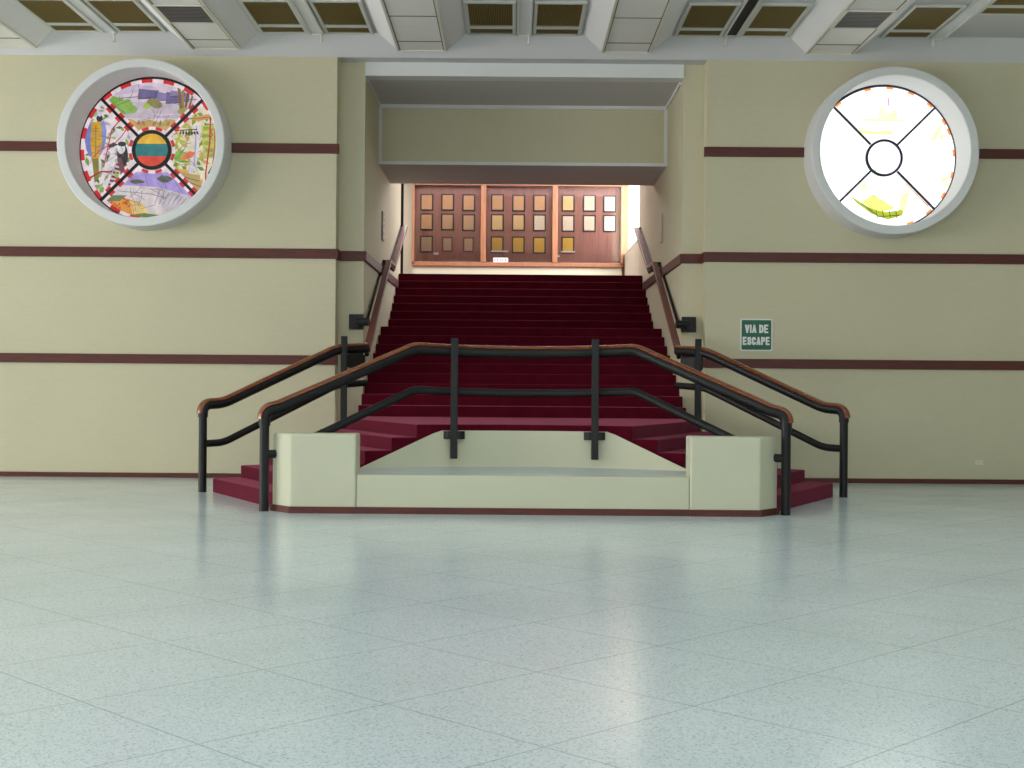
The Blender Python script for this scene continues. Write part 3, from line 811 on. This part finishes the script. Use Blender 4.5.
cr = thing('center_railing', 'black pipe railing with a wood cap that crosses in front of the landing', 'railing', (0, 14.3, 0))
FX, FY = 2.63, 13.38
def ry(x): return arc_y(x) if abs(x) < 1.3 else None
flat = []
for i in range(13):
    x = -1.19 + 2.38 * i / 12
    flat.append((x, arc_y(x) - .02, 1.668 - .03 * (1 - (x / 1.19) ** 2)))
top_pts = [(-FX, FY, 0.86), (-FX, FY, 1.015), (-FX + .12, FY + .05, 1.04)] + flat + [(FX - .12, FY + .05, 1.04), (FX, FY, 1.015), (FX, FY, 0.86)]
tp = fillet([Vector(p) for p in top_pts], [0.09, 0.04] + [0.06] + [0] * 11 + [0.06] + [0.04, 0.09], 6)
pipe(tp, RP, 'top_rail', cr)
cap(tp[1:-1], 'rail_cap', cr)['label'] = 'varnished brown wood cap'
low = [(-FX, FY, .57), (-FX + .14, FY + .06, .575)] + [(x, y - .0, z - .440) for x, y, z in flat] + [(FX - .14, FY + .06, .575), (FX, FY, .57)]
pipe(fillet([Vector(p) for p in low], [0.08, 0.06] + [0] * 11 + [0.06, 0.08], 5), 0.043, 'lower_rail', cr)
for s in (-1, 1):
    m = MB().mat(M['black']); m.cyl((s * FX, FY, 0), (s * FX, FY, .90), RPO, 20); part(m, 'end_post', cr, smooth=True)
    px = s * .76; py = arc_y(.76) - .115
    m = MB().mat(M['black']); m.box(px - .038, px + .038, py - .03, py + .03, .49, 1.79); po = part(m, 'middle_post', cr, bevel=.006)
    m = MB().mat(M['black'])
    m.prism([(px - .115, py + .075), (px + .115, py + .075), (px + .115, py + .03), (px + .07, py - .02), (px - .07, py - .02), (px - .115, py + .03)], .70, .785)
    part(m, 'bracket', po, bevel=.004)

for side, nm in ((-1, 'left'), (1, 'right')):
    rl = thing('side_railing', 'black pipe railing with wood cap on the outer edge of the %s side flight' % nm, 'railing', (side * 3.0, 16.2, 0), 'outer side railings')
    ox, oy = 3.77, 15.61; bx, by = (2.25 if side < 0 else 2.20), 16.88
    ex, ey = (2.03 if side < 0 else 2.0), 17.2
    top = [(ox, oy, .88), (ox, oy, 1.025), (ox - .20, oy + .18, 1.04), (bx + .10, by - .10, 1.715), (ex, ey, 1.745)]
    tp = fillet([Vector((side * a, b, c_)) for a, b, c_ in top], [0.10, 0.10, 0.12], 6)
    pipe(tp, RP, 'top_rail', rl); cap(tp[1:], 'rail_cap', rl)['label'] = 'varnished brown wood cap'
    lw = [(ox, oy, .57), (ox - .20, oy + .18, .575), (bx + .10, by - .10, 1.27), (ex, ey, 1.30)]
    pipe(fillet([Vector((side * a, b, c_)) for a, b, c_ in lw], [0.10, 0.12], 6), 0.043, 'lower_rail', rl)
    m = MB().mat(M['black']); m.cyl((side * ox, oy, 0), (side * ox, oy, .92), RPO, 20); part(m, 'end_post', rl, smooth=True)
    m = MB().mat(M['black']); q = 0.038; m.box(side * (bx + .018) - q, side * (bx + .018) + q, 16.775, 16.845, ZS[4], 1.89); part(m, 'back_post', rl, bevel=.006)
    m = MB().mat(M['black'])
    m.prism([(side * 2.24, 16.846), (side * 2.03, 17.10), (side * 2.06, 17.24), (side * 2.30, 17.24), (side * 2.30, 16.95)], 1.50, 1.66); part(m, 'bracket', rl, bevel=.006)

for side, nm in ((-1, 'left'), (1, 'right')):
    rl = thing('wall_handrail', 'stepped wood faced handrail fixed along the %s stairwell wall' % nm, 'handrail', (side * 2.1, 20, 2.3), 'stairwell wall handrails')
    xa, xb = 2.03, 2.10
    P0 = Vector((side * xa, 17.26, 1.72)); P1 = Vector((side * (xb - .01), 20.85, 3.21)); P2 = Vector((side * xb, 21.75, 3.21)); P3 = Vector((side * xb, 24.1, 4.14))
    PL = [(-.045, -.028), (.045, -.028), (.045, .028), (-.045, .028)]
    pipeprof = [(.03 * math.cos(2 * PI * i / 12), -.055 + .03 * math.sin(2 * PI * i / 12)) for i in range(12)]
    for a, b in ((P0, P1), (P1, P2), (P2, P3)):
        m = MB().mat(M['railwood']).sweep([a, b], PL); part(m, 'wood_rail', rl, bevel=.008)
    m = MB().mat(M['black']).sweep([P0, P1, P2, P3], pipeprof); part(m, 'steel_rail', rl, smooth=True)['label'] = 'black steel pipe under the wood rail'
    # slim black bar along the wall beside the rail
    w = side * (HW - .018)
    off = Vector((0, 0, .05))
    Q = [Vector((w, 18.6, 2.20)), Vector((w, P1.y, P1.z)), Vector((w, P2.y, P2.z)), Vector((w, P3.y, P3.z))]
    m = MB().mat(M['black']).tube(Q, .016, 10); part(m, 'wall_bar', rl, smooth=True)['label'] = 'slim black bar against the wall'
    for Pn in (P1, P2, P3):
        m = MB().mat(M['black']); x0, x1 = sorted((Pn.x, w + side * .018)); m.box(x0, x1, Pn.y - .035, Pn.y + .035, Pn.z - .05, Pn.z + .02); part(m, 'cross_arm', rl, bevel=.004)
    # square wall plate with a short stub on the set-back wall
    m = MB().mat(M['black'])
    x0, x1 = sorted((side * 2.18, side * 2.38)); m.box(x0, x1, D2 - .035, D2, 2.03, 2.24); pt = part(m, 'wall_plate', rl, bevel=.006)
    m = MB().mat(M['black']); m.tube([(side * 2.27, D2 - .12, 2.13), (side * 2.09, D2 - .14, 2.13)], .055, 14); m.cyl((side * 2.26, D2 - .16, 2.13), (side * 2.26, D2 - .02, 2.13), .06, 14)
    part(m, 'stub', pt, smooth=True)
    m = MB().mat(M['black']); x0, x1 = sorted((side * 2.18, side * 2.38)); m.box(x0, x1, D2 - .035, D2, 1.50, 1.71); part(m, 'wall_plate', rl, bevel=.006)

# ------------------------------------------------------------------ escape sign
sg = thing('escape_sign', 'green escape route sign on the right wall above the lower wood band', 'sign', (3.16, D1 - .004, 1.99))
def rrect(mb, cx, cz, w, h, r, y0, y1):
    pts = []
    for qx, qz, a in ((1, 1, 0), (-1, 1, 90), (-1, -1, 180), (1, -1, 270)):
        for i in range(5):
            t = math.radians(a + 90 * i / 4); pts.append((cx + qx * (w / 2 - r) + r * math.cos(t), cz + qz * (h / 2 - r) + r * math.sin(t)))
    k = len(pts); n0 = len(mb.v)
    mb.v += [(p[0], y0, p[1]) for p in pts] + [(p[0], y1, p[1]) for p in pts]
    mb.face([n0 + i for i in range(k)]); mb.face([n0 + k + i for i in reversed(range(k))])
    for i in range(k): j = (i + 1) % k; mb.face([n0 + i, n0 + k + i, n0 + k + j, n0 + j])
m = MB().mat(M['signwhite']); rrect(m, 3.16, 1.99, .435, .435, .02, D1 - .010, D1 - .002); part(m, 'border', sg)['label'] = 'white border'
m = MB().mat(M['green']); rrect(m, 3.16, 1.99, .400, .400, .015, D1 - .012, D1 - .008); part(m, 'face', sg)
# heavy condensed capitals drawn as strokes
G = {
 'V': [[(0, 1), (.5, 0)], [(.5, 0), (1, 1)]], 'I': [[(.5, 0), (.5, 1)]], 'A': [[(0, 0), (.5, 1)], [(.5, 1), (1, 0)], [(.22, .3), (.78, .3)]],
 'D': [[(0, 0), (0, 1)], [(0, 1), (.7, .94)], [(.7, .94), (1, .7)], [(1, .7), (1, .3)], [(1, .3), (.7, .06)], [(.7, .06), (0, 0)]],
 'E': [[(0, 0), (0, 1)], [(0, 1), (1, 1)], [(0, .5), (.85, .5)], [(0, 0), (1, 0)]],
 'S': [[(1, .76), (.85, .97)], [(.85, .97), (.15, .97)], [(.15, .97), (0, .76)], [(0, .76), (.15, .56)], [(.15, .56), (.85, .44)], [(.85, .44), (1, .24)], [(1, .24), (.85, .03)], [(.85, .03), (.15, .03)], [(.15, .03), (0, .24)]],
 'C': [[(1, .74), (.8, .97)], [(.8, .97), (.2, .97)], [(.2, .97), (0, .74)], [(0, .74), (0, .26)], [(0, .26), (.2, .03)], [(.2, .03), (.8, .03)], [(.8, .03), (1, .26)]],
 'P': [[(0, 0), (0, 1)], [(0, 1), (.8, .97)], [(.8, .97), (1, .75)], [(1, .75), (.8, .5)], [(.8, .5), (0, .48)]],
}
def letters(mb, text, x, z, w, h, gap, st):
    k = 0
    for ch in text:
        if ch == ' ': x += w * .5; continue
        cw = w * (.42 if ch == 'I' else 1.0)
        for a, b in G[ch]:
            pa = Vector((x + st / 2 + (cw - st) * a[0], z + st / 2 + (h - st) * a[1])); pb = Vector((x + st / 2 + (cw - st) * b[0], z + st / 2 + (h - st) * b[1]))
            d = (pb - pa).normalized() * st / 2; nn = Vector((-d.y, d.x)); k += 1
            q = [pa - d * .8 + nn, pa - d * .8 - nn, pb + d * .8 - nn, pb + d * .8 + nn]
            mb.poly([(p.x, D1 - .0128 - .00002 * k, p.y) for p in q])
        x += cw + gap
    return x
m = MB().mat(M['signwhite'])
letters(m, 'VIA DE', 3.004, 2.014, .0605, .116, .005, .0245)
letters(m, 'ESCAPE', 2.974, 1.852, .0565, .112, .0055, .0245)
part(m, 'lettering', sg)['label'] = 'white capital letters on the sign'

# outlet and stairwell plaques
ot = thing('wall_outlet', 'small cream socket plate low on the right wall near the floor', 'wall outlet', (6.18, D1 - .004, .29))
m = MB().mat(M['outlet']); m.box(6.12, 6.24, D1 - .012, D1 - .002, .255, .325); part(m, 'plate', ot, bevel=.004)
m = MB().mat(M['outlet'])
m.box(6.165, 6.195, D1 - .0135, D1 - .011, .276, .304); part(m, 'socket', ot, bevel=.003)
for side, nm, mt in ((-1, 'left', 'plaque'), (1, 'right', 'plaquelight')):
    pq = thing('wall_plaque', 'small upright %s plaque on the %s stairwell wall above the handrail' % ('grey' if side < 0 else 'pale', nm), 'plaque', (side * (HW - .004), 20.75, 3.75))
    x0, x1 = sorted((side * (HW - .002), side * (HW - .025)))
    m = MB().mat(M[mt]); m.box(x0, x1, 20.6, 20.85, 3.52, 3.97); part(m, 'board', pq, bevel=.004)
    m = MB().mat(M['plaster']); x0, x1 = sorted((side * (HW - .024), side * (HW - .03)))
    for z in (3.58, 3.69, 3.80, 3.90): m.box(x0, x1, 20.64, 20.81, z - .018, z + .018)
    part(m, 'raised_bars', pq)

# ------------------------------------------------------------------ display case and its framed certificates
CX0, CX1, CZ0, CZ1, CY = -2.256, 2.16, 3.79, 5.47, 27.75
dc = thing('display_case', 'long wooden wall display case with three glazed bays at the head of the stairs', 'display case', (0, CY, UP))
m = MB().mat(M['plaster']); m.box(CX0 + .02, CX1 - .02, CY + .05, YB - .005, UP, CZ0 - .03); part(m, 'plinth', dc)['label'] = 'pale plinth below the wooden case'
m = MB().mat(M['caseback']); m.box(CX0, CX1, CY + .16, YB - .005, CZ0, CZ1 + .12); part(m, 'back_panel', dc)
m = MB().mat(M['case'])
m.box(CX0, CX1, CY, CY + .16, CZ0 - .03, CZ0 + .055); m.box(CX0, CX1, CY, CY + .16, CZ1 - .02, CZ1 + .12)
m.box(CX0, CX0 + .05, CY, CY + .16, CZ0, CZ1); m.box(CX1 - .05, CX1, CY, CY + .16, CZ0, CZ1)
part(m, 'case_frame', dc, bevel=.006)
MUL = (-.765, .735)
for x in MUL:
    m = MB().mat(M['case']); m.box(x - .055, x + .055, CY - .01, CY + .16, CZ0 + .055, CZ1 - .02); part(m, 'mullion', dc, bevel=.006)
for a, b in ((CX0 + .05, MUL[0] - .055), (MUL[0] + .055, MUL[1] - .055), (MUL[1] + .055, CX1 - .05)):
    m = MB().mat(M['glass']); m.box(a, b, CY + .03, CY + .036, CZ0 + .055, CZ1 - .02); part(m, 'glass_pane', dc)
# colours of the sheets, bay by bay, top row first
def certmat(i, col):
    m, nt, b = newmat('certificate_sheet_%d' % i)
    L = nt.links.new; N = nt.nodes.new
    tc = N('ShaderNodeTexCoord'); sx = N('ShaderNodeSeparateXYZ'); L(tc.outputs['Object'], sx.inputs[0])
    n = N('ShaderNodeTexNoise'); n.inputs['Scale'].default_value = 60; L(tc.outputs['Object'], n.inputs['Vector'])
    w = N('ShaderNodeMath'); w.operation = 'PINGPONG'; w.inputs[1].default_value = .016; L(sx.outputs['Z'], w.inputs[0])
    lt = N('ShaderNodeMath'); lt.operation = 'LESS_THAN'; lt.inputs[1].default_value = .005; L(w.outputs[0], lt.inputs[0])
    g = N('ShaderNodeMath'); g.operation = 'GREATER_THAN'; g.inputs[1].default_value = .47; L(n.outputs['Fac'], g.inputs[0])
    mu = N('ShaderNodeMath'); mu.operation = 'MULTIPLY'; L(lt.outputs[0], mu.inputs[0]); L(g.outputs[0], mu.inputs[1])
    h = N('ShaderNodeMath'); h.operation = 'MULTIPLY'; h.inputs[1].default_value = .35; L(mu.outputs[0], h.inputs[0])
    mx = N('ShaderNodeMix'); mx.data_type = 'RGBA'; mx.inputs[6].default_value = col; mx.inputs[7].default_value = tuple(c * .3 for c in col[:3]) + (1,)
    L(h.outputs[0], mx.inputs[0]); L(mx.outputs[2], b.inputs['Base Color'])
    b.inputs['Roughness'].default_value = .45
    return m
CM = {k: certmat(i, srgb(*c)) for i, (k, c) in enumerate({'tan': (214, 168, 116), 'beige': (204, 166, 122), 'grey': (186, 156, 122), 'cream': (230, 196, 130), 'gold': (216, 172, 52), 'pale': (226, 212, 184), 'white': (246, 240, 228)}.items())}
cols = [(-1.96, -1.52, -1.077), (-.474, -.03, .412), (1.012, 1.458, 1.885)]
rows = [5.105, 4.69, 4.225]
names_c = [['tan', 'tan', 'tan'], ['tan', 'beige', 'beige'], ['grey', 'grey', 'grey']], [['tan', 'tan', 'tan'], ['cream', 'cream', 'pale'], ['gold', 'gold', 'gold']], [['cream', 'pale', 'white'], ['pale', 'pale', 'white'], ['gold', None, None]]
BAY = ('left', 'middle', 'right'); ROW = ('top', 'middle', 'bottom'); COL = ('left', 'centre', 'right')
DES = {'tan': 'tan', 'beige': 'beige', 'grey': 'dull beige', 'cream': 'cream', 'gold': 'golden yellow', 'pale': 'pale', 'white': 'white'}
for bi in range(3):
    for ri in range(3):
        for ci in range(3):
            k = names_c[bi][ri][ci]
            if k is None: continue
            x = cols[bi][ci]; z = rows[ri] + random.uniform(-.006, .006); yb = CY + .16
            small = (bi == 0 and ri == 2 and ci > 0)
            fw, fh = (.115, .158) if small else (.137, .178)
            ct = thing('framed_certificate', '%s certificate in the %s bay of the display case, %s row, %s column' % (DES[k], BAY[bi], ROW[ri], COL[ci]), 'certificate', (x, yb - .015, z), 'framed certificates in the display case')
            m = MB().mat(M['frame'] if not small else M['redframe']); m.box(x - fw, x + fw, yb - .022, yb - .001, z - fh, z + fh); part(m, 'backing_board', ct, bevel=.003)
            m = MB().mat(CM[k]); m.box(x - fw + .03, x + fw - .03, yb - .027, yb - .021, z - fh + .03, z + fh - .03); part(m, 'sheet', ct)
cd = thing('label_card', 'white printed card at the bottom of the middle bay of the display case', 'card', (-.38, CY + .02, CZ0 + .06))
m = MB().mat(M['paper']); m.box(-.55, -.24, CY + .012, CY + .022, CZ0 + .057, CZ0 + .150); part(m, 'card', cd)
for k in range(5):
    m = MB().mat(M['ink']); m.box(-.525 + .055 * k, -.508 + .055 * k, CY + .0105, CY + .012, CZ0 + .08, CZ0 + .128); part(m, 'printed_mark', cd)
for (x, z, w, lab) in ((-1.755, 4.03, .05, 'small white tag under the bottom row in the left bay of the display case'), (.81, 4.00, .035, 'tiny white tag in the lower left corner of the right bay')):
    t = thing('paper_tag', lab, 'tag', (x, CY + .155, z)); m = MB().mat(M['paper']); m.box(x - w, x + w, CY + .145, CY + .159, z - .022, z + .022); part(m, 'tag_sheet', t, bevel=.003)
for (x0, x1, z, lab) in ((-.60, -.24, 4.085, 'thin white strip across the foot of the golden certificate in the middle bay'), (.865, 1.16, 4.085, 'thin white strip across the foot of the golden certificate in the right bay')):
    t = thing('paper_strip', lab, 'strip', ((x0 + x1) / 2, CY + .12, z)); m = MB().mat(M['paper']); m.box(x0, x1, CY + .11, CY + .131, z - .014, z + .014); part(m, 'strip_sheet', t, bevel=.002)

# ------------------------------------------------------------------ ceiling grilles, lamp channels, vents
def grille(x0, x1, yend, label):
    g = thing('ceiling_grille', label, 'ceiling grille', ((x0 + x1) / 2, yend - .7, ZT), 'brown louvred ceiling grilles')
    ym0, ym1, ys0, ys1 = yend - 1.47, yend - .45, yend - .33, yend - .08
    m = MB().mat(M['metalw'])
    z0, z1 = ZT - .03, ZT - .001
    m.box(x0 - .045, x0, ym0 - .06, yend - .02, z0, z1); m.box(x1, x1 + .045, ym0 - .06, yend - .02, z0, z1)
    for a, b in ((ym0 - .06, ym0), (ym1, ys0), (ys1, yend - .02)): m.box(x0, x1, a, b, z0, z1)
    part(m, 'grille_frame', g, bevel=.004)
    for nm, a, b in (('louvre', ym0, ym1), ('slot_louvre', ys0, ys1)):
        m = MB().mat(M['brownback']); m.box(x0, x1, a, b, ZT - .008, ZT - .002)
        m.mat(M['brown']); k = 26
        for i in range(k):
            x = x0 + (x1 - x0) * (i + .5) / k; m.box(x - .0055, x + .0055, a, b, ZT - .026, ZT - .008)
        part(m, nm, g)
centres = [-5.52, -2.767, -.0125, 2.73, 5.475]
lab = ['at the far left end of the ceiling', 'left of the tiled strip with the left vent', 'right of the tiled strip with the left vent', 'left of the tiled strip before the stair opening', 'left of the hook above the stair opening', 'right of the hook above the stair opening', 'left of the black ceiling slot', 'right of the black ceiling slot', 'right of the tiled strip with the right vent', 'at the far right end of the ceiling']
j = 0
for c_ in centres:
    for s in (-1, 1):
        x0, x1 = sorted((c_ + s * .156, c_ + s * .708))
        grille(x0, x1, YG - (1.14 if j == 9 else 0), 'brown louvred grille ' + lab[j]); j += 1
chl = ['near the left end of the ceiling', 'between the second pair of grilles from the left', 'with a small hook above the middle of the stairs', 'that is an open black slot right of the stairs', 'beside the blank panel at the right end of the ceiling']
for i, c_ in enumerate(centres):
    ch = thing('lamp_channel', 'narrow ceiling lamp channel ' + chl[i], 'ceiling channel', (c_, 16.8, ZT), 'ceiling lamp channels')
    yA = 14.0
    m = MB().mat(M['metalw'])
    w = .085
    for s in (-1, 1): m.box(c_ + s * w - .012, c_ + s * w + .012, yA, YG - .03, ZT - .05, ZT - .001)
    m.box(c_ - w, c_ + w, YG - .045, YG - .03, ZT - .05, ZT - .001)
    part(m, 'channel_sides', ch, bevel=.003)
    m = MB().mat(M['dark'] if i == 3 else M['beam']); m.box(c_ - w + .012, c_ + w - .012, yA, YG - .045, ZT - (.01 if i == 3 else .028), ZT - .002)
    part(m, 'channel_base', ch)
    m = MB().mat(M['metalw']); hx = c_ + (.06 if c_ < 0 else (-.06 if c_ > 0 else .1))
    m.cyl((hx, YG - .06, ZT - .15), (hx, YG - .06, ZT - .02), .016, 10); m.cyl((hx, YG - .06, ZT - .16), (hx, YG - .06, ZT - .14), .024, 10)
    part(m, 'hook', ch, smooth=True)
for x, nm in ((-4.149, 'left'), (4.10, 'right')):
    v = thing('ceiling_vent', 'dark slatted air vent set in the tiled strip by the %s round window' % nm, 'vent', (x, 16.16, ZB), 'ceiling air vents')
    y0, y1 = 15.80, 16.52; w = .27
    m = MB().mat(M['tbar']); 
    for a, b, c_, d in ((x - w - .03, x - w, y0 - .03, y1 + .03), (x + w, x + w + .03, y0 - .03, y1 + .03), (x - w, x + w, y0 - .03, y0), (x - w, x + w, y1, y1 + .03)): m.box(a, b, c_, d, ZB - .02, ZB - .003)
    part(m, 'vent_frame', v, bevel=.003)
    m = MB().mat(M['dark']); m.box(x - w, x + w, y0, y1, ZB - .007, ZB - .003)
    m.mat(M['vent'])
    for k in range(12):
        y = y0 + (y1 - y0) * (k + .5) / 12; m.box(x - w, x + w, y - .012, y + .012, ZB - .017, ZB - .012)
    part(m, 'vent_slats', v)

# ------------------------------------------------------------------ light
W = bpy.data.worlds.new('sky'); S.world = W; W.use_nodes = True
bg = W.node_tree.nodes['Background']; bg.inputs[0].default_value = (0.94, 0.94, 1.0, 1); bg.inputs[1].default_value = 5.0

def area(name, loc, rot, sx, sy, power, col):
    l = bpy.data.lights.new(name, 'AREA'); l.shape = 'RECTANGLE'; l.size = sx; l.size_y = sy; l.energy = power; l.color = col
    o = bpy.data.objects.new(name, l); C.objects.link(o); o.location = loc; o.rotation_euler = rot
    return o
# daylight entering by the side and rear windows
area('daylight_side_window', (XL + .05, 7.0, 2.7), (0, math.radians(-92), 0), 4.0, 18.0, 1250, (1.0, 0.92, 0.85))
area('daylight_rear_window', (0, YF + .05, 2.8), (math.radians(90), 0, 0), 14, 4.2, 180, (0.88, 0.98, 1.0))
# overhead fill light added above the hall to brighten the floor, with no fixtures
area('hall_added_fill', (0.8, 6.3, ZC - .06), (0, 0, 0), 18, 14, 310, (0.84, 0.94, 0.98))
# daylight over the upper hall parapet and an added ceiling fill light
area('daylight_upper_opening', (HW + .6, 26.3, 5.0), (0, math.radians(90), 0), 1.9, 3.4, 210, (0.97, 0.92, 1.0))
area('upper_hall_added_fill', (-1.3, 26.0, 5.96), (0, 0, 0), 6.4, 1.6, 215, (1.0, 0.89, 0.93))

# ------------------------------------------------------------------ camera
cam = bpy.data.cameras.new('camera'); cam.sensor_fit = 'HORIZONTAL'; cam.sensor_width = 36; cam.lens = 1327 / 1024 * 36
co = bpy.data.objects.new('camera', cam); C.objects.link(co); co.location = (-0.138, 0, 1.3)
from mathutils import Matrix
co.rotation_euler = (Matrix.Rotation(math.radians(90), 3, 'X') @ Matrix.Rotation(0.008, 3, 'Z')).to_euler()
cam.clip_end = 200
S.camera = co

S.view_settings.view_transform = 'Standard'
try: S.view_settings.look = 'None'
except Exception: pass
S.view_settings.gamma = 1.0
S.view_settings.use_curve_mapping = False
S.view_settings.exposure = -0.02
